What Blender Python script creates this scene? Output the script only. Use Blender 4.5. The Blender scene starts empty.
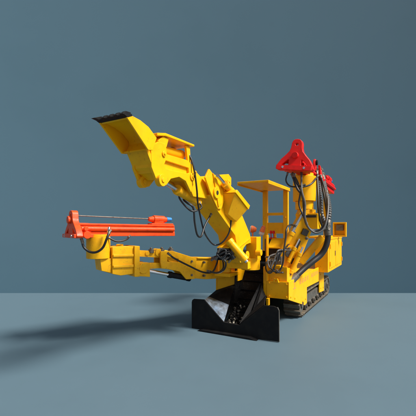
import bpy, bmesh, math, random
from mathutils import Vector, Matrix
random.seed(7)
R = math.radians
S = bpy.context.scene
COL = S.collection

# ------------------------------------------------------------------ camera
cam = bpy.data.objects.new('camera', bpy.data.cameras.new('camera'))
COL.objects.link(cam)
cam.location = (0, 0, 1.6)
cam.rotation_euler = (R(90), 0, 0)
cam.data.sensor_width = 36
cam.data.lens = 36 * 344 / 416
cam.data.shift_y = 21 / 416
cam.data.clip_end = 500
S.camera = cam

# ------------------------------------------------------------------ light
SUN_A, SUN_E = R(24), R(49)            # sun to the right of the camera, a little behind it
w = bpy.data.worlds.new('World')
S.world = w
w.use_nodes = True
nt = w.node_tree
sky = nt.nodes.new('ShaderNodeTexSky')
sky.sky_type = 'NISHITA'
sky.sun_disc = False
sky.sun_elevation = SUN_E
sky.sun_rotation = R(90) + SUN_A
sky.air_density = .6
sky.dust_density = 2.0
sky.ozone_density = .4
hs = nt.nodes.new('ShaderNodeHueSaturation')       # hazy, nearly white sky
hs.inputs['Saturation'].default_value = .3
nt.links.new(sky.outputs['Color'], hs.inputs['Color'])
nt.links.new(hs.outputs['Color'], nt.nodes['Background'].inputs['Color'])
nt.nodes['Background'].inputs['Strength'].default_value = 0.10
sl = bpy.data.lights.new('sun', 'SUN')
sl.energy = 4.6
sl.angle = R(15)
sl.color = (1, .95, .87)
so = bpy.data.objects.new('sun', sl)
COL.objects.link(so)
to_sun = Vector((math.cos(SUN_A) * math.cos(SUN_E), -math.sin(SUN_A) * math.cos(SUN_E), math.sin(SUN_E)))
so.rotation_euler = to_sun.to_track_quat('Z', 'Y').to_euler()
so.location = to_sun * 20
S.view_settings.view_transform = 'Standard'
S.view_settings.look = 'None'
S.view_settings.exposure = 0.45
S.view_settings.gamma = 1
S.render.resolution_x = S.render.resolution_y = 1024

# ------------------------------------------------------------------ materials
def mat(name, col, rough=.5, metal=0., col2=None, scale=6., lo=.45, hi=.7, bump=.0, bscale=60., rvar=.0, spec=.5, coat=0., third=None):
    m = bpy.data.materials.new(name)
    m.use_nodes = True
    n, l = m.node_tree.nodes, m.node_tree.links
    b = n['Principled BSDF']
    b.inputs['Base Color'].default_value = (*col, 1)
    b.inputs['Roughness'].default_value = rough
    b.inputs['Metallic'].default_value = metal
    b.inputs['Specular IOR Level'].default_value = spec
    if coat:
        b.inputs['Coat Weight'].default_value = coat
        b.inputs['Coat Roughness'].default_value = .15
    tc = n.new('ShaderNodeTexCoord')
    def noise(sc, det=6, ro=.6):
        t = n.new('ShaderNodeTexNoise')
        t.inputs['Scale'].default_value = sc
        t.inputs['Detail'].default_value = det
        t.inputs['Roughness'].default_value = ro
        l.new(tc.outputs['Object'], t.inputs['Vector'])
        return t
    def ramp(src, a, b_):
        r = n.new('ShaderNodeMapRange')
        r.interpolation_type = 'SMOOTHSTEP'
        r.inputs['From Min'].default_value = a
        r.inputs['From Max'].default_value = b_
        l.new(src, r.inputs['Value'])
        return r.outputs['Result']
    cur = None
    if col2:
        t = noise(scale)
        mx = n.new('ShaderNodeMix')
        mx.data_type = 'RGBA'
        mx.inputs['A'].default_value = (*col, 1)
        mx.inputs['B'].default_value = (*col2, 1)
        l.new(ramp(t.outputs['Fac'], lo, hi), mx.inputs['Factor'])
        cur = mx.outputs['Result']
        if third:
            t3 = noise(scale * 5, 8, .7)
            m3 = n.new('ShaderNodeMix')
            m3.data_type = 'RGBA'
            l.new(cur, m3.inputs['A'])
            m3.inputs['B'].default_value = (*third, 1)
            l.new(ramp(t3.outputs['Fac'], .585, .69), m3.inputs['Factor'])
            cur = m3.outputs['Result']
        l.new(cur, b.inputs['Base Color'])
    if rvar:
        t = noise(scale * 2.3)
        mr = n.new('ShaderNodeMapRange')
        mr.inputs['From Min'].default_value = .3
        mr.inputs['From Max'].default_value = .7
        mr.inputs['To Min'].default_value = max(.05, rough - rvar)
        mr.inputs['To Max'].default_value = rough + rvar
        l.new(t.outputs['Fac'], mr.inputs['Value'])
        l.new(mr.outputs['Result'], b.inputs['Roughness'])
    if bump:
        t = noise(bscale, 4)
        bp = n.new('ShaderNodeBump')
        bp.inputs['Strength'].default_value = bump
        bp.inputs['Distance'].default_value = .01
        l.new(t.outputs['Fac'], bp.inputs['Height'])
        l.new(bp.outputs['Normal'], b.inputs['Normal'])
    return m

YEL = mat('yellow_paint', (.90, .44, .003), .42, col2=(.86, .38, .003), scale=4.5, bump=.05, bscale=25, rvar=.1, spec=.2, third=(.60, .27, .012))
YELB = mat('muddy_yellow_paint', (.84, .43, .006), .45, col2=(.72, .34, .008), scale=7, bump=.06, bscale=25, rvar=.12, spec=.2, third=(.34, .19, .03))
ORA = mat('orange_red_paint', (.82, .075, .010), .42, spec=.25, col2=(.62, .05, .010), scale=9, bump=.05, bscale=30, rvar=.1, third=(.45, .05, .02))
RED = mat('red_paint', (.72, .012, .010), .42, spec=.25, col2=(.55, .012, .01), scale=9, bump=.05, bscale=30, rvar=.1)
BLK = mat('black_steel', (.008, .008, .009), .6, spec=.15, col2=(.014, .013, .012), scale=7, bump=.12, bscale=30, rvar=.12)
SCUF = mat('scuffed_black_steel', (.003, .003, .0035), .65, spec=.12, col2=(.007, .007, .007), scale=9, bump=.2, bscale=35, rvar=.15, third=(.09, .08, .06))
POL = mat('sky_tinted_polished_steel', (.38, .46, .56), .36, 1., col2=(.18, .26, .38), scale=4, lo=.3, hi=.75, bump=.05, bscale=50, rvar=.1)  # bare steel, with the sky's blue-white reflection tinted into its colour
RUB = mat('black_rubber', (.012, .012, .013), .42, bump=.06, bscale=90)
GREYH = mat('grey_hose_sleeve', (.10, .10, .10), .45, col2=(.05, .05, .05), scale=30, bump=.1, bscale=120)
CHR = mat('chrome_rod', (.72, .72, .74), .18, 1.)
STL = mat('grey_steel', (.17, .155, .13), .5, .6, col2=(.10, .085, .07), scale=12, bump=.15, bscale=40, rvar=.1)
TRK = mat('track_steel', (.12, .10, .075), .6, .2, col2=(.22, .175, .12), scale=11, bump=.2, bscale=45, rvar=.1, third=(.26, .20, .12))
BLU = mat('blue_plastic', (.03, .22, .62), .35)
WHT = mat('white_lens', (.75, .72, .68), .25)
LAMP = mat('orange_lamp_housing', (.90, .20, .05), .35)
LET = mat('faded_red_lettering', (.62, .20, .10), .5, col2=(.75, .36, .10), scale=40)
DRK = mat('dark_pin_and_recess_shade', (.02, .018, .015), .7)  # near-black for the boom pin and for shade painted as solid recesses
FLOOR = mat('painted_floor', (.086, .140, .177), .62, col2=(.081, .132, .167), scale=.5, bump=.02, bscale=14, spec=.3)
WALL = mat('painted_backdrop', (.080, .150, .198), .8, col2=(.076, .144, .190), scale=.25, bump=.02, bscale=8, spec=.15)

# ------------------------------------------------------------------ geometry helpers
class MB:
    def __init__(s):
        s.b = bmesh.new()
        s.mi = 0
    def _m(s, faces):
        for f in faces:
            f.material_index = s.mi
    def hexa(s, p):
        v = [s.b.verts.new(q) for q in p]
        s._m([s.b.faces.new([v[i] for i in q]) for q in
              ((0, 3, 2, 1), (4, 5, 6, 7), (0, 1, 5, 4), (1, 2, 6, 5), (2, 3, 7, 6), (3, 0, 4, 7))])
        return s
    def box(s, x0, x1, y0, y1, z0, z1, M=None):
        p = [Vector(q) for q in ((x0, y0, z0), (x1, y0, z0), (x1, y1, z0), (x0, y1, z0),
                                 (x0, y0, z1), (x1, y0, z1), (x1, y1, z1), (x0, y1, z1))]
        return s.hexa([M @ q for q in p] if M else p)
    def prism(s, poly, fn, lo, hi, holes=()):
        """polygon in a plane (fn(a, b, depth) gives the point) extruded from lo to hi"""
        loops = [poly] + list(holes)
        for d in (lo, hi):
            tmp = bmesh.new()
            es = []
            for lp in loops:
                vs = [tmp.verts.new((a, c, 0)) for a, c in lp]
                es += [tmp.edges.new((vs[i], vs[(i + 1) % len(vs)])) for i in range(len(vs))]
            bmesh.ops.triangle_fill(tmp, use_beauty=True, use_dissolve=False, edges=es)
            mp = {}
            for f in tmp.faces:
                q = []
                for v in f.verts:
                    if v not in mp:
                        mp[v] = s.b.verts.new(fn(v.co.x, v.co.y, d))
                    q.append(mp[v])
                s._m([s.b.faces.new(q)])
            tmp.free()
        for lp in loops:
            for i in range(len(lp)):
                a, c = lp[i], lp[(i + 1) % len(lp)]
                v = [s.b.verts.new(fn(*q)) for q in ((*a, lo), (*c, lo), (*c, hi), (*a, hi))]
                s._m([s.b.faces.new(v)])
        return s
    def side(s, poly, u0, u1, holes=()):          # profile in (v, z), width across the machine
        return s.prism(poly, lambda a, c, d: Vector((d, a, c)), u0, u1, holes)
    def front(s, poly, v0, v1, holes=()):         # profile in (u, z)
        return s.prism(poly, lambda a, c, d: Vector((a, d, c)), v0, v1, holes)
    def loc(s, poly, M, y0, y1, holes=()):        # profile in (x, z) of a local frame
        return s.prism(poly, lambda a, c, d: M @ Vector((a, d, c)), y0, y1, holes)
    def cyl(s, p0, p1, r, r2=None, n=24):
        p0, p1 = Vector(p0), Vector(p1)
        q = (p1 - p0).to_track_quat('Z', 'Y').to_matrix()
        r2 = r if r2 is None else r2
        A = [s.b.verts.new(p0 + q @ Vector((r * math.cos(t), r * math.sin(t), 0))) for t in (2 * math.pi * i / n for i in range(n))]
        B = [s.b.verts.new(p1 + q @ Vector((r2 * math.cos(t), r2 * math.sin(t), 0))) for t in (2 * math.pi * i / n for i in range(n))]
        fs = [s.b.faces.new(A[::-1]), s.b.faces.new(B)]
        fs += [s.b.faces.new((A[i], A[(i + 1) % n], B[(i + 1) % n], B[i])) for i in range(n)]
        s._m(fs)
        return s
    def ring(s, p0, p1, r, ri, n=24):
        p0, p1 = Vector(p0), Vector(p1)
        q = (p1 - p0).to_track_quat('Z', 'Y').to_matrix()
        L = []
        for p, rr in ((p0, r), (p1, r), (p1, ri), (p0, ri)):
            L.append([s.b.verts.new(p + q @ Vector((rr * math.cos(2 * math.pi * i / n), rr * math.sin(2 * math.pi * i / n), 0))) for i in range(n)])
        for k in range(4):
            A, B = L[k], L[(k + 1) % 4]
            s._m([s.b.faces.new((A[i], A[(i + 1) % n], B[(i + 1) % n], B[i])) for i in range(n)])
        return s
    def tube(s, pts, r, n=10, sub=8, rib=0.):
        P = [Vector(p) for p in pts]
        E = [2 * P[0] - P[1]] + P + [2 * P[-1] - P[-2]]
        C = []
        for i in range(1, len(E) - 2):
            a, b_, c_, d_ = E[i - 1:i + 3]
            for k in range(sub):
                t = k / sub
                C.append(.5 * ((2 * b_) + (c_ - a) * t + (2 * a - 5 * b_ + 4 * c_ - d_) * t * t + (3 * b_ - a - 3 * c_ + d_) * t ** 3))
        C.append(P[-1])
        if rib:                                    # resample evenly for the rings of a corrugated sleeve
            D = [C[0]]
            step = rib / 2
            acc = 0
            for i in range(1, len(C)):
                seg = (C[i] - C[i - 1]).length
                while acc + seg >= step:
                    C0 = D[-1]
                    t = (step - acc) / seg
                    D.append(C[i - 1].lerp(C[i], t))
                    C[i - 1] = D[-1]
                    seg = (C[i] - C[i - 1]).length
                    acc = 0
                acc += seg
            C = D
        prev = None
        nrm = None
        last = None
        for i, p in enumerate(C):
            t = (C[min(i + 1, len(C) - 1)] - C[max(i - 1, 0)]).normalized()
            if nrm is None:
                nrm = t.orthogonal().normalized()
            else:
                nrm = (nrm - t * nrm.dot(t)).normalized()
            bn = t.cross(nrm)
            rr = r * (1.1 if i % 2 else .84) if rib else r
            ringv = [s.b.verts.new(p + rr * (math.cos(2 * math.pi * k / n) * nrm + math.sin(2 * math.pi * k / n) * bn)) for k in range(n)]
            if prev:
                s._m([s.b.faces.new((prev[k], prev[(k + 1) % n], ringv[(k + 1) % n], ringv[k])) for k in range(n)])
            else:
                s._m([s.b.faces.new(ringv[::-1])])
            prev = ringv
        s._m([s.b.faces.new(prev)])
        return s
    def build(s, name, m, parent=None, bevel=.006, smooth=40):
        b = s.b
        bmesh.ops.remove_doubles(b, verts=b.verts, dist=1e-5)
        bmesh.ops.recalc_face_normals(b, faces=b.faces)
        xs = [v.co for v in b.verts]
        c = Vector([(min(p[i] for p in xs) + max(p[i] for p in xs)) / 2 for i in range(3)])
        for v in b.verts:
            v.co -= c
        me = bpy.data.meshes.new(name)
        b.to_mesh(me)
        b.free()
        o = bpy.data.objects.new(name, me)
        COL.objects.link(o)
        for q in (m if isinstance(m, (list, tuple)) else [m]):
            me.materials.append(q)
        for p in me.polygons:
            p.use_smooth = True
        me.set_sharp_from_angle(angle=R(smooth))
        if bevel:
            bv = o.modifiers.new('bevel', 'BEVEL')
            bv.width = bevel
            bv.segments = 2
            bv.limit_method = 'ANGLE'
            bv.angle_limit = R(40)
            bv.harden_normals = True
        off = Vector(parent.get('off', (0, 0, 0))) if parent else Vector()
        o.location = c - off
        o['off'] = tuple(c)
        if parent:
            o.parent = parent
        return o

def frame(p0, p1, side=None):
    """local frame: x from p0 to p1, y sideways, z up"""
    p0, p1 = Vector(p0), Vector(p1)
    x = (p1 - p0).normalized()
    y = Vector((0, 0, 1)).cross(x).normalized() if side is None else (Vector(side) - x * x.dot(Vector(side))).normalized()
    z = x.cross(y)
    M = Matrix((x, y, z)).transposed().to_4x4()
    M.translation = p0
    return M

def hose(parent, pts, r=.012, m=None, name='hydraulic_hose', rib=0.):
    mb = MB().tube(pts, r, rib=rib)
    mb.mi = 1
    for a, c in ((pts[0], pts[1]), (pts[-1], pts[-2])):
        a, c = Vector(a), Vector(c)
        d = (c - a).normalized()
        mb.cyl(a - d * .004, a + d * r * 3.2, r * 1.22, n=12).cyl(a - d * r * 1.2, a - d * .0041, r * 1.5, n=6)
    return mb.build(name, [m or RUB, STL], parent, bevel=0)

def ram(parent, p0, p1, r, f=.6, rod=.5, m=None, cap=True):
    """hydraulic cylinder: barrel from p0, bright rod out to p1"""
    p0, p1 = Vector(p0), Vector(p1)
    q = p0.lerp(p1, f)
    d = (p1 - p0).normalized()
    mb = MB().cyl(p0, q, r)
    mb.cyl(q - d * .05, q + d * .012, r * 1.15)
    mb.cyl(p0 - d * .01, p0 + d * .05, r * 1.12)
    o = mb.build('hydraulic_cylinder', m or YEL, parent)
    o2 = MB().cyl(q + d * .012, p1, r * rod).build('piston_rod', CHR, parent, bevel=0)
    return o

# ------------------------------------------------------------------ setting: studio stage and backdrop
def setting(o):
    o['kind'] = 'structure'
    return o
setting(MB().box(-14, 14, -5, 8.6, -1, 0).build('floor', FLOOR, bevel=.01))
mb = MB()
arc = [(52 * math.sin(R(a)), 13 - 52 + 52 * math.cos(R(a))) for a in range(-28, 29, 2)]
mb.prism(arc + [(x * 1.02, y + .4) for x, y in arc[::-1]], lambda a, c, d: Vector((a, c, d)), -1.2, 14)
setting(mb.build('backdrop', WALL, bevel=0))
setting(MB().box(-26, 26, 3, 12.9, -1.3, -1.004).build('lower_floor', WALL, bevel=0))

# ------------------------------------------------------------------ the machine
root = bpy.data.objects.new('drilling_loader', None)
COL.objects.link(root)
root.location = (.377, 5.2, 0)
root.rotation_euler = (0, 0, -R(29.5))
root['label'] = 'yellow crawler mining loader with raised digging arm, two red rock drills and black front shovel'
root['category'] = 'mining loader'

# local axes: x = u across (to the photo's right), y = v towards the rear, z up; v = 0 is the shovel blade

# --- crawler tracks
def track(sg):
    u0, u1 = (.36, .655) if sg > 0 else (-.655, -.36)
    path = []
    za, ra, va, vb = .235, .185, 1.56, 4.0
    n = 14
    for i in range(n + 1):
        t = math.pi / 2 + math.pi * i / n
        path.append((va + ra * math.cos(t), za + ra * math.sin(t)))
    for i in range(n + 1):
        t = -math.pi / 2 + math.pi * i / n
        path.append((vb + ra * math.cos(t), za + ra * math.sin(t)))
    # even steps along the closed path
    pts = []
    full = path + [path[0]]
    seg = [math.dist(full[i], full[i + 1]) for i in range(len(path))]
    N = 62
    step = sum(seg) / N
    for k in range(N):
        d = k * step
        i = 0
        while d > seg[i]:
            d -= seg[i]
            i += 1
        t = d / seg[i]
        a, c = full[i], full[i + 1]
        pts.append((a[0] + (c[0] - a[0]) * t, a[1] + (c[1] - a[1]) * t, math.atan2(c[1] - a[1], c[0] - a[0])))
    mb = MB()
    for v, z, an in pts:
        M = Matrix.Translation((0, v, z)) @ Matrix.Rotation(an, 4, 'X')
        h = step * .47
        sgn = -1
        mb.box(u0, u1, -h, h, -.012, .016, M)               # shoe plate
        mb.box(u0 + .004, u1 - .004, -h * .8, -h * .35, -.047, -.0125, M)    # grouser bar on the outside
    o = mb.build('crawler_track', TRK, root, bevel=.003)
    um = (u0 + u1) / 2
    for v in (va, vb):
        nm = 'idler_wheel' if v == va else 'drive_sprocket'
        MB().cyl((u0 + .03, v, za), (u1 - .02, v, za), .15).cyl((u1 - .02, v, za), (u1 + .005, v, za), .07).build(nm, STL, o)
    for k in range(6):
        v = va + .35 + k * (vb - va - .7) / 5
        MB().cyl((u0 + .05, v, .13), (u1 - .015, v, .13), .068).cyl((u1 - .015, v, .13), (u1 + .003, v, .13), .03).build('track_roller', STL, o)
    MB().side([(va + .05, .17), (vb - .05, .17), (vb - .1, .33), (va + .1, .33)], u0 + .05, u1 - .035).build('track_frame', STL, o)
    return o
track(1)
track(-1)

# --- chassis: side plates with their skirts, front boxes, deck
mb = MB()
prof = [(.682, .757), (.682, .471), (1.70, .19), (1.866, .20), (1.866, .495), (2.99, .47), (2.99, .215), (3.42, .185), (3.48, .19), (3.48, .74), (2.9, .775), (1.5, .765)]
for u0, u1 in ((.635, .66), (-.66, -.635)):
    mb.side(prof, u0, u1)
mb.box(.285, .6345, .684, .71, .475, .752)                       # front box, right: face, floor
mb.box(-.6345, -.28, .684, .71, .34, .90)
mb.box(-.6345, -.272, .7105, 1.4, .40, .88)
mb.box(.285, .634, .7105, 3.4, .66, .735)                         # deck beside the conveyor
mb.box(-.634, -.272, 1.401, 4.2, .60, .735)
mb.box(-.27, .284, 1.8, 4.3, .42, .735)
mb.box(.225, .284, .69, 1.5, .50, .98)                            # inner wall along the trough
mb.box(.30, .345, .62, .683, .36, .474)
chassis = mb.build('chassis', YEL, root)
# lettering along the side plate, worn to unreadable strokes
rnd = random.Random(3)
def glyph(v, z, wd, ht, kind):
    mb = MB()
    f = lambda a, c, d: Vector((d, v + a * wd, z + c * ht + (v - .9) * .006))
    def st(a0, c0, a1, c1):
        mb.prism([(a0, c0), (a1, c0), (a1, c1), (a0, c1)], f, .6602, .6618)
    if kind == 0:
        st(.1, .88, .9, 1.); st(.44, .1, .56, .88); st(0, 0, 1, .11)
    else:
        for k in range(3):
            y = .08 + k * .36
            a = rnd.uniform(0, .25)
            st(a, y, rnd.uniform(.75, 1), y + .12)
        a = rnd.uniform(.2, .6)
        st(a, 0, a + .12, 1)
        if rnd.random() < .6:
            st(.02, 0, .13, rnd.uniform(.5, .9))
    mb.build('lettering', LET, chassis, bevel=0)
glyph(.93, .60, .16, .125, 0)
for k in range(4):
    glyph(1.32 + k * .175, .625, .15, .085, 1)
for k in range(6):
    glyph(2.22 + k * .165, .635, .14, .075, 1)

# --- upright frame and front panels
mb = MB()
mb.box(.30, .62, .715, .74, .753, .99)                          # panel behind the hoses, right
mb.box(.286, .315, .64, .712, .753, 1.50)
mb.box(-.64, -.27, .72, .80, .901, 1.12)
mb.box(-.27, -.235, .70, 1.3, .70, 1.14)
mb.box(.30, .62, .741, 1.3, .736, .96)
frm = mb.build('front_frame', YEL, root)
# sloped console hood
mb = MB().side([(.86, 1.29), (1.10, 1.44), (1.14, 1.44), (1.14, 1.13), (1.0, 1.13), (1.0, 1.28), (.86, 1.27)], .235, .50)
hood = mb.build('console_hood', YEL, root)
MB().box(.24, .495, .95, .998, 1.115, 1.28).build('console_opening_shade', DRK, hood, bevel=0)  # dark block painting in the shade under the hood

# --- shovel apron
mb = MB()
blade = [(-.73, .0), (-.73, .42), (-.72, .455), (-.69, .475), (-.5, .485), (-.155, .175), (.11, .165), (.50, .50), (.64, .505), (.69, .49), (.715, .45), (.72, .01), (.05, -.0)]
mb.front(blade, -.012, .012)
mb.front([(-.58, -.0), (-.5, .025), (.30, .03), (.42, .0)], -.10, -.0125)
apron = mb.build('shovel_apron', BLK, root, bevel=.004)
def plate(pts, t, m, name, parent, bevel=.002):
    P = [Vector(p) for p in pts]
    nrm = (P[1] - P[0]).cross(P[-1] - P[0]).normalized() * t
    b = MB()
    A = [b.b.verts.new(p) for p in P]
    B = [b.b.verts.new(p + nrm) for p in P]
    n = len(P)
    b.b.faces.new(A[::-1]); b.b.faces.new(B)
    for i in range(n):
        b.b.faces.new((A[i], A[(i + 1) % n], B[(i + 1) % n], B[i]))
    bmesh.ops.triangulate(b.b, faces=[f for f in b.b.faces if len(f.verts) > 4])
    return b.build(name, m, parent, bevel)
A, B, D, E_ = Vector((-.497, .013, .483)), Vector((-.155, .013, .178)), Vector((-.275, .66, .655)), Vector((-.64, .66, .52))
P1, P2 = A.lerp(E_, .30), B.lerp(D, .42)
lw = plate([A, B, P2, P1], -.012, POL, 'wing_wear_plate', apron)
lw['label'] = 'polished bare steel wing plate'
plate([P1, P2, D, E_], -.012, BLK, 'wing_plate', apron)
plate([(.50, .013, .497), (.285, .66, .50), (.19, .66, .70), (.185, .66, .45), (.11, .013, .168)], .012, BLK, 'wing_plate', apron)
MB().front([(.7205, .012), (.7245, .012), (.7195, .452), (.697, .496), (.692, .492), (.7155, .45)], -.011, .011).build('edge_strip', STL, apron, bevel=0)
# --- conveyor trough rising to the rear
mb = MB()
fl = [(-.0, .05), (.30, .13), (.66, .42), (1.05, .93), (1.8, 1.02), (1.8, .98), (1.08, .88), (.70, .38), (.33, .09), (.02, .02)]
mb.side(fl, -.255, .205)
mb.side([(.20, .08), (.66, .38), (1.05, .88), (1.8, 1.0), (1.8, 1.2), (1.0, 1.17), (.66, 1.0), (.62, .62), (.2, .28)], -.27, -.2555)
mb.side([(.20, .08), (.66, .38), (1.05, .88), (1.8, 1.0), (1.8, 1.15), (1.25, 1.08), (.66, .70), (.2, .28)], .2055, .22)
mb.box(-.25, .2, 1.3, 1.32, 1.0, 1.2)
trough = mb.build('conveyor_trough', SCUF, root, bevel=.003)
mb = MB()
for k in range(9):
    t = k / 8
    z = lambda v: .13 + (v - .3) * .806 if v < .66 else .42 + (v - .66) * 1.308
    v = .12 + t * .85
    zz = .05 + v * .267 if v < .3 else z(v)
    mb.box(-.2, .15, v - .012, v + .012, zz + .004, zz + .018)
mb.build('conveyor_flights', SCUF, trough, bevel=.003)

# --- swing post of the digging arm
mb = MB()
mb.box(-.20, .16, .20, .62, .98, 1.09)
mb.box(.055, .235, .37, .56, 1.0905, 1.475)
mb.cyl((.1, .45, .95), (.1, .45, 1.14), .15)
mb.cyl((.23, .36, 1.23), (.32, .36, 1.23), .05)
mb.box(-.19, -.15, .25, .5, 1.0905, 1.3)
post = mb.build('swing_post', YEL, root)
ram(post, (0.08, -0.3, 1.429), (0.323, -0.22, 1.135), .056, .9, m=YEL)

MB().cyl((-.02, .24, 1.0905), (-.02, .24, 1.27), .13).cyl((-.02, .24, 1.2705), (-.02, .24, 1.34), .08).build('foot_gap_fill', BLK, post)  # black filler added behind the boom foot gap to make it dark
# --- digging arm: boom
mb = MB()
mb.side([(-.98, 2.02), (-.80, 1.86), (-.22, 1.51), (-.16, 1.36), (-.04, 1.10), (.02, 1.10), (.03, 1.22), (.08, 1.31), (.18, 1.36), (.34, 1.38), (.40, 1.36), (.33, 1.52), (.10, 1.74), (-.20, 2.02), (-.40, 2.19), (-.62, 2.20)], -.14, .14)
for u0, u1 in ((.1405, .165), (-.165, -.1405)):
    mb.side([(-1.02, 2.34), (-.90, 2.28), (-.48, 2.35), (-.40, 2.31), (-.40, 2.21), (-.55, 2.06), (-.70, 1.86), (-.80, 1.86), (-1.0, 2.06), (-1.12, 2.22)], u0, u1)
mb.cyl((-.19, -.86, 2.06), (.19, -.86, 2.06), .075)
mb.side([(-.95, 2.30), (-.86, 2.26), (-.7, 1.94), (-.8, 1.88)], .1655, .18)
boom = mb.build('boom', YEL, root)
MB().cyl((.185, -.86, 2.06), (.195, -.86, 2.06), .028).build('pivot_pin', DRK, boom, bevel=0)
mb = MB().side([(-.655, 2.075), (-.61, 2.115), (-.17, 1.93), (-.22, 1.875)], -.16, .35).hexa([(.1405, -.645, 2.069), (.335, -.645, 2.069), (.335, -.23, 1.872), (.1405, -.23, 1.872), (.1405, -.56, 1.80), (.18, -.54, 1.80), (.22, -.34, 1.70), (.1405, -.34, 1.70)])
cov = mb.build('cylinder_cover', YEL, boom)
ram(boom, (.22, -.50, 2.10), (.22, -.92, 2.27), .045, .5)
ram(boom, (0, -1.03, 1.93), (0, -1.80, 2.13), .052, .58)

# --- digging arm: dipper
mb = MB()
mb.side([(-2.10, 2.40), (-1.98, 2.43), (-1.84, 2.36), (-1.46, 2.37), (-1.26, 2.30), (-.84, 2.12), (-.80, 2.0), (-.90, 1.98), (-1.28, 1.98), (-1.42, 2.14), (-1.62, 2.17), (-1.77, 2.13), (-1.93, 2.10), (-2.08, 2.20)], -.095, .095)
hole = [(-1.86, 2.30), (-1.43, 2.29), (-1.42, 2.235), (-1.46, 2.225), (-1.85, 2.215), (-1.89, 2.25)]
for u0, u1 in ((.0955, .125), (-.125, -.0955)):
    mb.side([(-2.10, 2.40), (-1.98, 2.47), (-1.86, 2.47), (-1.84, 2.37), (-1.46, 2.375), (-1.36, 2.345), (-1.25, 2.25), (-1.38, 2.02), (-1.49, 2.135), (-1.62, 2.165), (-1.77, 2.125), (-1.85, 2.05), (-1.93, 2.03), (-2.0, 2.06), (-2.09, 2.20)], u0, u1, [hole])
mb.side([(-2.02, 2.545), (-1.88, 2.575), (-1.33, 2.575), (-1.33, 2.55), (-1.88, 2.545), (-2.02, 2.515)], -.14, .14)
mb.side([(-1.98, 2.48), (-1.90, 2.54), (-1.80, 2.54), (-1.84, 2.44), (-1.95, 2.44)], -.12, .12)
mb.side([(-1.46, 2.545), (-1.38, 2.545), (-1.36, 2.36), (-1.42, 2.36)], -.11, -.08)
mb.side([(-1.46, 2.545), (-1.38, 2.545), (-1.36, 2.36), (-1.42, 2.36)], .08, .11)
dip = mb.build('dipper_arm', YEL, root)
ram(dip, (0, -1.40, 2.455), (0, -1.98, 2.43), .05, .85)
for u in (-.10, .135):
    mb = MB().cyl((u - .03, -1.96, 2.085), (u + .03, -1.96, 2.085), .062)
    mb.cyl((u + .03, -1.96, 2.085), (u + .04, -1.96, 2.085), .025)
    mb.build('pivot_boss', YEL, dip)
mb = MB().side([(-2.17, 2.36), (-2.13, 2.37), (-1.99, 2.18), (-2.03, 2.15)], -.13, .12)
mb.build('bucket_link', YEL, dip)

# --- digging arm: bucket
mb = MB()
shell = [(-2.50, 2.553), (-2.452, 2.577), (-2.335, 2.567), (-2.224, 2.537), (-2.125, 2.475), (-2.115, 2.44), (-2.165, 2.345), (-2.22, 2.335)]
inn = [(-2.215, 2.35), (-2.178, 2.36), (-2.135, 2.43), (-2.145, 2.463), (-2.232, 2.52), (-2.337, 2.549), (-2.45, 2.56), (-2.49, 2.54)]
mb.side(shell + inn, -.123, .178)
for u0, u1 in ((.1785, .195), (-.14, -.1235)):
    mb.side([(-2.51, 2.55), (-2.452, 2.582), (-2.335, 2.572), (-2.222, 2.542), (-2.10, 2.468), (-2.16, 2.338), (-2.225, 2.328)], u0, u1)
bucket = mb.build('bucket', YEL, root, bevel=.004)
mb = MB().side([(-2.545, 2.565), (-2.45, 2.595), (-2.44, 2.579), (-2.50, 2.55)], -.142, .197)
lip = mb.build('cutting_edge', BLK, bucket, bevel=.002)
for k in range(5):
    u = -.117 + k * .073
    MB().side([(-2.60 if k == 0 else -2.56, 2.566), (-2.52, 2.60), (-2.46, 2.605), (-2.46, 2.585), (-2.53, 2.56)], u - .021, u + .021).build('tooth', BLK, bucket, bevel=.003)

# --- canopy over the seat
mb = MB()
M = frame((-.225, 1.33, 2.485), (-.225, 2.72, 2.475))
mb.box(0, 1.39, -.315, .315, -.02, .02, M)
mb.box(0, 1.39, -.318, -.298, -.05, -.0205, M)
mb.box(0, 1.39, .298, .318, -.05, -.0205, M)
can = mb.build('canopy_roof', YEL, root)
mb = MB()
for u0, u1 in ((-.50, -.395), (-.03, .075)):
    mb.box(u0, u1, 2.60, 2.68, .74, 2.45)
mb.box(-.3945, -.0305, 2.61, 2.67, 1.90, 1.96)
mb.box(-.3945, -.0305, 2.62, 2.66, 1.50, 1.74)
mb.box(-.3945, -.0305, 2.62, 2.66, .74, 1.40)
mb.box(-.24, -.20, 2.615, 2.665, 1.4, 1.5)
mb.build('canopy_post', YEL, can)
mb = MB().box(-.35, .0, 1.9, 2.3, .9, 1.05).box(-.35, .0, 2.3, 2.4, .95, 1.4)
mb.build('operator_seat', RUB, root, bevel=.03)

# --- work lamps behind the swing post
la, lv = Vector((-.16, 1.10, 1.60)), Vector((-.90, -.35, .12)).normalized()
mb = MB().cyl(la, la + lv * -.05, .066, .06, 28).cyl(la - lv * .0501, la - lv * .10, .06, .03, 28).cyl(la - lv * .03 + Vector((0, 0, -.3)), la - lv * .03 + Vector((0, 0, -.05)), .014)
o = mb.build('work_lamp', LAMP, root)
MB().cyl(la + lv * .0005, la + lv * .02, .062, .045, 28).build('lens', WHT, o)
la, lv = Vector((.01, 1.16, 1.50)), Vector((.35, 0, 1)).normalized()
mb = MB().cyl(la + lv * .0505, la + lv * .15, .048, .036, 28).cyl(la + lv * .1505, la + lv * .17, .036, .015, 28)
o = mb.build('warning_beacon', LAMP, root, bevel=.008)
MB().cyl(la, la + lv * .05, .05, .05, 28).cyl(la - lv * .25, la - lv * .0005, .014).build('beacon_base', WHT, o)
mb = MB()
for u in (.20, .25):
    mb.cyl((u, 1.16, 1.44), (u + .01, 1.12, 1.52), .008)
    mb.cyl((u + .01, 1.12, 1.5205), (u + .012, 1.115, 1.57), .024, .02)
mb.box(.17, .29, 1.15, 1.2, 1.42, 1.45)
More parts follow.
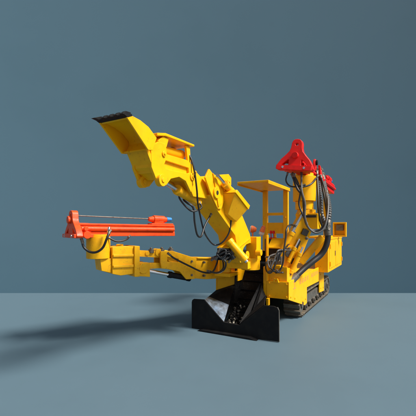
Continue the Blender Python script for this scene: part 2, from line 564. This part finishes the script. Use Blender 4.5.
mb.build('control_levers', RED, root, bevel=0)

# --- rear cabinet and lamp box on the right side
mb = MB().box(.58, .85, 2.92, 4.80, .67, 1.37)
mb.box(.8505, .862, 3.05, 3.80, .74, 1.32).box(.8505, .862, 3.86, 4.70, .74, 1.32)
mb.box(.57, .86, 2.90, 4.82, 1.3705, 1.395)
cab = mb.build('side_cabinet', YEL, root)
MB().box(.8625, .875, 3.70, 3.74, .98, 1.10).build('handle', STL, cab)
mb = MB()
mb.front([(.73, 1.41), (1.04, 1.41), (1.04, 1.765), (.73, 1.765)], 4.2, 4.3, [[(.765, 1.45), (1.005, 1.45), (1.005, 1.73), (.765, 1.73)]])
mb.box(.735, 1.035, 4.301, 4.32, 1.415, 1.76)
lb = mb.build('lamp_guard', YEL, root)
MB().box(.80, .97, 4.23, 4.30, 1.56, 1.70).build('lamp', STL, lb)
MB().box(.40, .75, 3.0, 4.1, 1.396, 1.44).build('hose_tray', YEL, root)

# ------------------------------------------------------------------ rock drills
def drill_feed(name, p0, ax, length, paint, bw=1., bh=1., roll=0, sk=0.):
    """feed beam from its front bracket p0 along ax"""
    M = frame(p0, Vector(p0) + Vector(ax)) @ Matrix.Rotation(R(roll), 4, 'X')
    mb = MB()
    mb.box(.02, length, -.085, .085, -.095, -.035, M)
    mb.box(.02, length, -.075, .075, -.0345, .050, M)
    mb.box(.02, length - .01, -.085, .085, .0505, .078, M)
    mb.cyl(M @ Vector((.05, -.088, .005)), M @ Vector((length - .02, -.088, .005)), .03)
    mb.cyl(M @ Vector((.05, .088, .005)), M @ Vector((length - .02, .088, .005)), .03)
    feed = mb.build(name, paint, root)
    # front bracket: bell-shaped plate with an ear at the top
    out = [(-.22, -.12), (-.25, -.11), (-.265, -.08), (-.25, -.03), (-.20, .06), (-.14, .13), (-.095, .19), (-.078, .25), (-.074, .32), (-.06, .36), (-.035, .382), (0, .388), (.035, .382), (.06, .36), (.074, .32), (.078, .25), (.095, .19), (.14, .13), (.20, .06), (.25, -.03), (.265, -.08), (.25, -.11), (.22, -.12)]
    holes = [[(-.185, -.035), (-.09, -.035), (-.085, .05), (-.10, .055)], [(.185, -.035), (.09, -.035), (.085, .05), (.10, .055)],
             [(.022 * math.cos(t * math.pi / 4), .30 + .022 * math.sin(t * math.pi / 4)) for t in range(8)]]
    fn = lambda a, c, d: M @ Vector((d + a * sk, a * bw, (c + .12) * bh - .12))
    mb = MB().prism(out, fn, -.06, .02, holes)
    mb.prism([(-.25, -.115), (.25, -.115), (.25, -.045), (-.25, -.045)], fn, -.09, -.0605)
    mb.prism([(-.06, .05), (.06, .05), (.06, .16), (-.06, .16)], fn, .0205, .16)
    mb.prism([(-.16, -.11), (.16, -.11), (.16, -.05), (.08, -.04), (.08, .09), (-.08, .09), (-.08, -.04), (-.16, -.05)], fn, .0205, .19)
    for a in (-.17, .17):
        mb.cyl(fn(a * .8, -.06, .10), fn(a * 1.1, -.06, .10), .05)
        mb.cyl(fn(a * .8, .05, .09), fn(a * 1.05, .05, .09), .03)
    mb.cyl(M @ Vector((-.10, 0, .12)), M @ Vector((.0205, 0, .12)), .05)
    mb.build('front_bracket', paint, feed, bevel=.012)
    for a in (-.15, .15):
        MB().cyl(fn(a, -.08, -.098), fn(a, -.08, -.0905), .018).build('bolt', CHR, feed, bevel=0)
    # drill motor on its carriage, drill rod
    x = length - .42
    mb = MB()
    mb.box(x + .02, length - .02, -.07, .07, .0785, .10, M)
    mb.box(x + .08, x + .24, -.05, .05, .1005, .13, M)
    mb.cyl(M @ Vector((x + .0, 0, .16)), M @ Vector((x + .08, 0, .16)), .03, .05)
    mb.cyl(M @ Vector((x + .0805, 0, .16)), M @ Vector((x + .27, 0, .16)), .062, .056)
    mb.cyl(M @ Vector((x + .2705, 0, .16)), M @ Vector((x + .31, 0, .16)), .04)
    mo = mb.build('drill_motor', paint, feed)
    MB().cyl(M @ Vector((x + .3105, 0, .165)), M @ Vector((x + .40, 0, .165)), .038, .03).build('fitting', BLU, mo)
    MB().cyl(M @ Vector((-.02, 0, .18)), M @ Vector((x + .01, 0, .165)), .008).build('drill_rod', STL, feed, bevel=0)
    return feed, M

# left drill on its boom
ax = Vector((.40, .92, -.01)).normalized()
fl_, FM = drill_feed('left_feed', (-1.56, -1.60, 1.60), ax, 1.50, ORA, 1.1, .72)
fl_.name = 'drill_feed'
bracket_side = FM
b0, b1 = Vector((-1.366, -1.163, 0)), Vector((-.528, .666, 0))
M = frame(b0, b1)
mb = MB()
dc = M @ Vector((-.165, 0, 0))
mb.cyl((dc.x, dc.y, 1.195), (dc.x, dc.y, 1.50), .16, n=36)
mb.cyl((dc.x, dc.y, 1.5005), (dc.x, dc.y, 1.525), .14, n=36)
drum = mb.build('swivel_drum', YELB, root)
mb = MB()
mb.loc([(-.18, 1.194), (-.16, 1.03), (-.02, .99), (-.02, 1.194)], M, -.12, .12)
mb.loc([(-.019, 1.345), (.06, 1.36), (.29, 1.35), (.29, .96), (.10, .95), (-.019, .98)], M, -.15, .15)
for z in (1.07, 1.22):
    mb.loc([(-.015, z), (.285, z - .01), (.285, z + .025), (-.015, z + .03)], M, -.172, -.1505)
mb.loc([(.2905, 1.36), (.37, 1.355), (.37, .915), (.2905, .92)], M, -.185, .185)
mb.cyl(M @ Vector((.12, -.06, 1.36)), M @ Vector((.12, -.06, 1.385)), .05)
head = mb.build('boom_head', YELB, root)
mb = MB()
mb.loc([(.3705, 1.12), (.54, 1.105), (.545, .895), (.3705, .92)], M, -.16, -.06)
mb.loc([(.3705, 1.12), (.54, 1.105), (.545, .895), (.3705, .92)], M, .06, .16)
mb.cyl(M @ Vector((.43, -.185, 1.03)), M @ Vector((.43, .17, 1.03)), .075)
mb.loc([(.3705, 1.29), (.80, 1.255), (.80, 1.155), (.3705, 1.20)], M, -.05, .05)
mb.cyl(M @ Vector((.55, -.065, 1.235)), M @ Vector((.55, .065, 1.235)), .035)
mb.cyl(M @ Vector((.74, -.07, 1.24)), M @ Vector((.74, .07, 1.24)), .06)
mb.loc([(.45, 1.09), (.74, 1.085), (1.25, 1.02), (1.25, .93), (.74, 1.0), (.45, 1.0)], M, -.055, .055)
mb.loc([(.74, 1.262), (.95, 1.262), (1.40, 1.12), (1.36, .79), (1.20, .80), (1.08, .93), (.86, .985), (.76, 1.0), (.74, 1.09)], M, -.115, -.085, [[(.86, 1.17), (1.06, 1.13), (1.05, 1.08), (.86, 1.10)]])
mb.loc([(.74, 1.262), (.95, 1.262), (1.40, 1.12), (1.36, .79), (1.20, .80), (1.08, .93), (.86, .985), (.76, 1.0), (.74, 1.09)], M, .085, .115, [[(.86, 1.17), (1.06, 1.13), (1.05, 1.08), (.86, 1.10)]])
mb.loc([(.80, 1.255), (1.0, 1.24), (1.40, 1.11), (1.40, .98), (.9, 1.10)], M, -.0845, .0845)
mb.loc([(1.2, 1.12), (1.62, 1.11), (2.0, 1.09), (2.0, .75), (1.62, .76), (1.2, .82)], M, -.084, .084)
mb.loc([(1.42, 1.135), (2.0, 1.10), (2.0, 1.085), (1.42, 1.115)], M, -.11, .11)
lboom = mb.build('drill_boom', YELB, root)
ram(lboom, M @ Vector((1.30, -.05, .80)), M @ Vector((.46, -.05, 1.0)), .045, .45, .62, m=BLK)
for x in (.62, .80, .96):
    MB().cyl(M @ Vector((x, -.04, 1.24)), M @ Vector((x, -.04, 1.295)), .045, .04).cyl(M @ Vector((x, -.04, 1.2951)), M @ Vector((x, -.04, 1.32)), .022, n=6).build('link_pin', STL, lboom)
for x, z in ((1.30, 1.08), (1.30, .86), (1.55, .83), (1.55, 1.05)):
    MB().cyl(M @ Vector((x, -.128, z)), M @ Vector((x, -.1155 if x < 1.4 else -.0845, z)), .02, n=6).build('bolt', STL, lboom, bevel=0)
mb = MB().cyl((-.34, .42, .88), (-.34, .42, 1.20), .10)
mb.hexa([(-.43, .28, 1.29), (-.21, .28, 1.29), (-.21, .50, 1.29), (-.43, .50, 1.29), (-.42, .29, 1.31), (-.22, .29, 1.31), (-.26, .46, 1.42), (-.36, .46, 1.42)])
mb.cyl((-.34, .42, 1.2005), (-.34, .42, 1.289), .06)
mb.box(-.48, -.2, .30, .69, .82, .879)
mb.build('boom_turret', YEL, root)

# right drill on its raised boom
fr_, _ = drill_feed('drill_feed', (.755, .74, 2.635), (.09, 1, -.11), 2.0, RED, 1.06, 1., 5, -.28)
mb = MB().cyl((.775, 1.20, 2.07), (.775, 1.20, 2.49), .19, n=36)
mb.cyl((.775, 1.20, 2.4905), (.775, 1.20, 2.54), .15, n=36)
mb.build('swivel_drum', YEL, root)
p0, p1 = Vector((.455, .90, .78)), Vector((.88, 1.13, 1.86))
cdir = Vector((.87 * 1 + 0, .49, 0))
M = frame(p0, p1, (.87, .49, 0))
L = (p1 - p0).length
mb = MB()
mb.prism([(0, -.02), (.10, .16), (.55, .17), (L, .14), (L, -.13), (.7, -.16), (.35, -.17), (.05, -.14)], lambda a, c, d: M @ Vector((a, c, d)), .0, .20)
for lo, hi in ((-.045, -.001), (.201, .23)):
    mb.prism([(0.02, .02), (.10, .15), (.50, .155), (.62, .05), (.52, -.14), (.35, -.155), (.08, -.13)], lambda a, c, d: M @ Vector((a, c, d)), lo, hi)
mb.box(L - .10, L + .05, -.16, .15, -.03, .23, M)
rboom = mb.build('drill_boom', YEL, root)
ram(rboom, M @ Vector((.22, -.19, -.03)), M @ Vector((L - .08, -.12, -.06)), .045, .62)
ram(rboom, M @ Vector((.15, .09, -.09)), M @ Vector((.62, .10, -.09)), .04, .75)
ram(rboom, M @ Vector((.30, -.02, -.09)), M @ Vector((.72, .0, -.07)), .03, .6)
MB().cyl(M @ Vector((.42, -.06, -.07)), M @ Vector((.42, -.06, -.0455)), .055).build('pivot_pin', STL, rboom)
mb = MB().cyl((.775, 1.20, 1.93), (.775, 1.20, 2.069), .15)
mb.box(.66, 1.02, 1.08, 1.34, 1.60, 1.86)
mb.box(.70, .94, 1.10, 1.30, 1.8605, 1.9295)
mb.build('boom_knuckle', YEL, root)
MB().box(.80, 1.0, 1.06, 1.079, 1.79, 1.83).build('knuckle_gap_shade', DRK, rboom, bevel=0)  # dark strip standing in for the shaded gap below the drum
BR = frame((.66, 1.42, 1.0), (1.0, 1.60, 1.45), (.87, .49, 0))
MB().box(0, .60, -.06, .06, 0, .08, BR).build('boom_brace', YEL, root)
MB().box(.75, .86, 2.94, 3.04, 1.396, 2.33).build('hose_post', YEL, root)

# ------------------------------------------------------------------ hydraulic hoses
hose(boom, [(.09, -1.39, 2.47), (.13, -1.38, 2.39), (.16, -1.36, 2.25), (.16, -1.31, 2.05), (.11, -1.2, 1.89), (.01, -.91, 1.61), (-.04, -.71, 1.48), (-.06, -.49, 1.38), (.04, -.44, 1.41), (.12, -.39, 1.54), (.15, -.38, 1.70), (.15, -.36, 1.80)], .011)
hose(boom, [(-.045, -1.26, 1.995), (-.05, -1.27, 1.95), (0, -1.27, 1.91), (.06, -1.23, 1.85), (.05, -1.18, 1.68), (.05, -1.12, 1.53), (.04, -1.01, 1.51), (.03, -.9, 1.64), (.04, -.76, 1.79)], .012)
hose(boom, [(-.045, -1.36, 2.02), (-.06, -1.34, 1.96), (-.01, -1.27, 1.86), (.06, -1.23, 1.81), (.09, -1.09, 1.86), (.05, -1.06, 1.93)], .011)
hose(lboom, [(-.82, -.52, 1.23), (-.76, -.43, 1.15), (-.65, -.19, 1.02), (-.55, .04, .91), (-.47, .2, .9), (-.43, .27, 1.01), (-.42, .34, 1.17)], .014)
hose(lboom, [(-.35, .26, 1.16), (-.29, .24, 1.07), (-.27, .19, .96), (-.36, .14, .9), (-.48, .07, .93)], .013)
hose(boom, [(-.10, -.35, 1.17), (-.02, -.36, 1.29), (.06, -.31, 1.31), (.10, -.28, 1.23), (.04, -.32, 1.17)], .014)
hose(boom, [(-.17, -.32, 1.18), (-.04, -.37, 1.23), (.03, -.35, 1.27), (.10, -.31, 1.27), (.14, -.26, 1.20)], .015)
hose(boom, [(-.18, -.33, 1.15), (-.07, -.36, 1.20), (.03, -.35, 1.19), (.05, -.34, 1.30), (-.03, -.36, 1.32)], .012, GREYH)
hose(boom, [(-.01, -.35, 1.19), (.05, -.34, 1.12), (-.01, -.29, 1.01), (-.16, -.21, .95), (-.36, -.09, .95)], .013)
hose(boom, [(-.04, -.37, 1.30), (-.07, -.38, 1.24), (-.01, -.37, 1.19), (.09, -.34, 1.25), (.12, -.28, 1.19), (.08, -.30, 1.13)], .013)
MB().box(-.11, .08, -.30, -.12, 1.15, 1.32).build('hose_manifold', BLK, boom)
MB().hexa([(-.10, -.345, 1.325), (.09, -.31, 1.325), (.09, -.12, 1.325), (-.10, -.12, 1.325), (-.085, -.335, 1.345), (.08, -.305, 1.345), (.0, -.16, 1.43), (-.08, -.16, 1.43)]).build('hose_cover', YEL, boom, bevel=.003)
hose(fl_, [(-1.42, -1.61, 1.46), (-1.4, -1.59, 1.36), (-1.33, -1.55, 1.3), (-1.25, -1.51, 1.3), (-1.18, -1.47, 1.36), (-1.13, -1.45, 1.48), (-1.14, -1.39, 1.57)], .016)
hose(fl_, [(-1.28, -1.3, 1.49), (-1.2, -1.2, 1.43), (-1.16, -1.06, 1.45), (-1.19, -.96, 1.495)], .013)
MB().cyl((-1.155, -1.40, 1.56), (-1.17, -1.37, 1.62), .018).build('hose_coupling', CHR, fl_, bevel=0)
hose(fr_, [(.72, .75, 2.47), (.78, .73, 2.31), (.87, .78, 2.27), (.97, .89, 2.33), (1.01, 1.15, 2.48)], .014)
hose(fr_, [(.62, .74, 2.5), (.60, .72, 2.38), (.66, .72, 2.29), (.78, .74, 2.27), (.88, .78, 2.30)], .012)
hose(fr_, [(.69, .76, 2.47), (.79, .68, 2.24), (.87, .72, 2.1), (.89, .73, 1.82), (.93, .75, 1.65), (1.02, .81, 1.57), (1.12, .86, 1.6), (1.18, .95, 1.74), (1.16, 1.12, 1.99), (1.09, 1.31, 2.26), (.99, 1.48, 2.52)], .018)
hose(fr_, [(.82, .83, 2.5), (.86, .69, 2.21), (.91, .69, 2.0), (.91, .69, 1.79), (.96, .72, 1.62), (1.06, .77, 1.54), (1.16, .83, 1.6), (1.2, .91, 1.77), (1.18, 1.12, 2.02), (1.12, 1.3, 2.24)], .015, GREYH)
hose(fr_, [(.90, 1.80, 2.66), (.94, 1.57, 2.38), (.99, 1.42, 2.1), (1.01, 1.38, 1.87), (1.05, 1.46, 1.72), (1.08, 1.53, 1.62)], .045, GREYH, 'corrugated_hose', .045)
hose(fr_, [(.90, 2.05, 2.60), (.99, 1.83, 2.35), (1.06, 1.75, 2.12), (1.1, 1.65, 1.9), (1.09, 1.59, 1.72), (1.08, 1.53, 1.62)], .045, GREYH, 'corrugated_hose', .045)
hose(rboom, [(1.08, 1.53, 1.65), (1.1, 1.54, 1.48), (1.07, 1.52, 1.3), (.99, 1.48, 1.15), (.87, 1.35, 1.03), (.76, 1.23, .92), (.66, 1.08, .80), (.60, 1.0, .72)], .05, RUB, 'hose_bundle')
hose(rboom, [(.70, .90, 1.66), (.69, .60, 1.66), (.68, .47, 1.58), (.68, .44, 1.46), (.67, .38, 1.28), (.66, .37, 1.1), (.62, .35, .98), (.57, .32, .94), (.52, .5, .95)], .014)
hose(rboom, [(.63, .87, 1.25), (.61, .34, 1.28), (.57, .32, 1.21), (.53, .3, 1.1), (.49, .28, 1.01), (.44, .31, 1.1), (.44, .42, 1.18), (.44, .8, 1.2)], .013, GREYH)
hose(rboom, [(.37, .44, 1.16), (.48, .39, 1.17), (.58, .38, 1.16), (.59, .45, 1.25), (.52, .9, 1.25)], .012)
hose(rboom, [(.6, .9, 1.28), (.59, .42, 1.26), (.57, .32, 1.1), (.51, .29, .95), (.44, .31, .94), (.44, .6, .95)], .013)
P = lambda a, c, d: M @ Vector((a, c, d))
M = frame(p0, p1, (.87, .49, 0))
for a, c, w_, h_ in ((.62, .02, .16, .05), (.86, .05, .10, .10), (.34, .06, .10, .04)):
    MB().box(a - w_ / 2, a + w_ / 2, c - h_ / 2, c + h_ / 2, -.052, -.0455 if a < .6 else -.0005, M).build('boom_slot_shade', DRK, rboom, bevel=0)  # dark plates on the boom face, painted shade of slots
for a, c in ((.10, -.10), (.12, .10), (.50, .12), (.78, -.12), (.78, .11), (L - .05, .10), (L - .05, -.12)):
    MB().cyl(P(a, c, -.07), P(a, c, -.0456 if a < .6 else -.03), .026).cyl(P(a, c, -.082), P(a, c, -.0701), .014, n=6).build('pin', STL, rboom)
for a in (.25, .45, .65, .85):
    MB().box(a, a + .05, -.165, -.135, -.05, -.004, M).cyl(P(a + .025, -.15, -.085), P(a + .025, -.15, -.0505), .012).build('hose_clamp', STL, rboom)
# valve block and fittings on the front panel
mb = MB().box(.36, .56, .60, .70, 1.03, 1.16)
vb = mb.build('valve_block', STL, root)
for k in range(4):
    MB().cyl((.385 + k * .05, .56, 1.10), (.385 + k * .05, .5995, 1.10), .017).cyl((.385 + k * .05, .53, 1.10), (.385 + k * .05, .5599, 1.10), .012).build('fitting', CHR, vb, bevel=0)
hose(vb, [(.385, .535, 1.10), (.37, .46, 1.08), (.36, .44, 1.0), (.34, .55, .92), (.33, .66, .90)], .012)
hose(vb, [(.435, .535, 1.10), (.43, .45, 1.08), (.46, .42, .98), (.52, .5, .92), (.55, .69, .90)], .012)
hose(vb, [(.535, .535, 1.10), (.56, .46, 1.13), (.60, .50, 1.25), (.62, .70, 1.32), (.58, .93, 1.35)], .012)
MB().box(.36, .56, .55, .714, .9905, 1.029).build('bracket', YEL, root)
# bolts, hinges and lugs
for u in (.33, .62):
    for z in (.51, .715):
        MB().cyl((u, .668, z), (u, .6835, z), .014, n=6).build('bolt', YEL, chassis, bevel=.002)
for v, z in ((.78, .50), (1.02, .44), (1.55, .29), (1.75, .30), (3.1, .60), (3.38, .60), (3.1, .30), (3.38, .28)):
    MB().cyl((.6605, v, z), (.672, v, z), .016, n=6).build('bolt', YEL, chassis, bevel=.002)
for v in (3.07, 4.66):
    for z in (.84, 1.22):
        MB().cyl((.874, v, z - .05), (.874, v, z + .05), .013).build('hinge', YEL, cab, bevel=0)
MB().front([(.40, .735), (.50, .735), (.48, .80), (.42, .80)], .655, .6835, [[(.44, .755), (.46, .755), (.46, .775), (.44, .775)]]).build('lifting_lug', YEL, chassis, bevel=.003)
for v, z, r in ((-1.90, 2.36, .03), (-1.36, 2.20, .045), (-1.30, 2.26, .02)):
    MB().cyl((.1255, v, z), (.14, v, z), r).cyl((.1401, v, z), (.15, v, z), r * .5, n=6).build('pin', YEL, dip)
for v, z, r in ((.20, 1.20, .06), (-.62, 2.13, .03), (-.50, 2.24, .035)):
    u = .1405 if z < 1.9 else .1655
    MB().cyl((u, v, z), (u + .02, v, z), r).cyl((u + .0201, v, z), (u + .03, v, z), r * .45, n=6).build('pin', YEL, boom)
MB().side([(-.12, 1.34), (.30, 1.46), (.31, 1.44), (-.11, 1.32)], .1405, .155).build('weld_rib', YEL, boom, bevel=.003)
# small steel latches of the canopy and its ladder bars
for u in (-.45, .02):
    for z in (2.40, 1.85):
        MB().cyl((u, 2.585, z), (u, 2.5995, z), .016, n=6).build('bolt', YEL, can, bevel=0)
# clamp that carries the hoses on the raised drill
mb = MB().side([(1.44, 2.56), (1.44, 2.78), (1.48, 2.83), (1.54, 2.83), (1.58, 2.78), (1.60, 2.40), (1.54, 2.36)], .865, .90)
cl = mb.build('hose_bracket', RED, fr_)
MB().cyl((.9005, 1.51, 2.77), (.93, 1.51, 2.77), .045).build('pulley', BLK, cl)
MB().side([(1.50, 2.72), (1.56, 2.72), (1.90, 2.42), (1.88, 2.36), (1.60, 2.44)], .94, .97).build('hose_guard', RED, cl)
# ore chips left in the chute
class_mats = [BLK, STL, mat('pale_rock', (.42, .38, .30), .8, col2=(.25, .22, .18), scale=40)]
mb = MB()
rr = random.Random(11)
for k in range(130):
    v = rr.triangular(.03, .70, .22)
    u = rr.uniform(-.22, .17)
    z = (.05 + v * .267 if v < .3 else .13 + (v - .3) * .806 if v < .66 else .42 + (v - .66) * 1.308) + rr.uniform(.01, .03)
    s_ = rr.uniform(.006, .022)
    Mx = Matrix.Translation((u, v, z)) @ Matrix.Rotation(rr.uniform(0, 6), 4, Vector((rr.random(), rr.random(), rr.random() + .1)))
    mb.mi = rr.choice((0, 0, 0, 0, 1, 1, 1, 2))
    p = [Mx @ Vector((x * s_ * rr.uniform(.6, 1.2), y * s_ * rr.uniform(.6, 1.2), w_ * s_ * rr.uniform(.5, .9))) for w_ in (-1, 1) for x, y in ((-1, -1), (1, -1), (1, 1), (-1, 1))]
    mb.hexa(p)
ore = mb.build('ore_chips', class_mats, None, bevel=0, smooth=10)
ore.matrix_world = Matrix.Translation(root.location) @ root.rotation_euler.to_matrix().to_4x4() @ Matrix.Translation(ore.location)
ore['kind'] = 'stuff'
ore['label'] = 'loose broken ore chips lying in the black loading chute'
ore['category'] = 'rubble'
hose(fr_, [(.93, 1.45, 2.60), (.96, 1.35, 2.40), (1.00, 1.22, 2.15), (1.02, 1.15, 1.90), (1.05, 1.20, 1.70), (1.07, 1.45, 1.60)], .020)
hose(fr_, [(.95, 1.60, 2.55), (1.02, 1.45, 2.35), (1.09, 1.35, 2.05), (1.12, 1.35, 1.80), (1.10, 1.45, 1.62)], .018)
hose(fr_, [(.70, .76, 2.49), (.74, .92, 2.36), (.76, .98, 2.20), (.74, .98, 2.02), (.80, .96, 1.85), (.86, 1.0, 1.70)], .014)
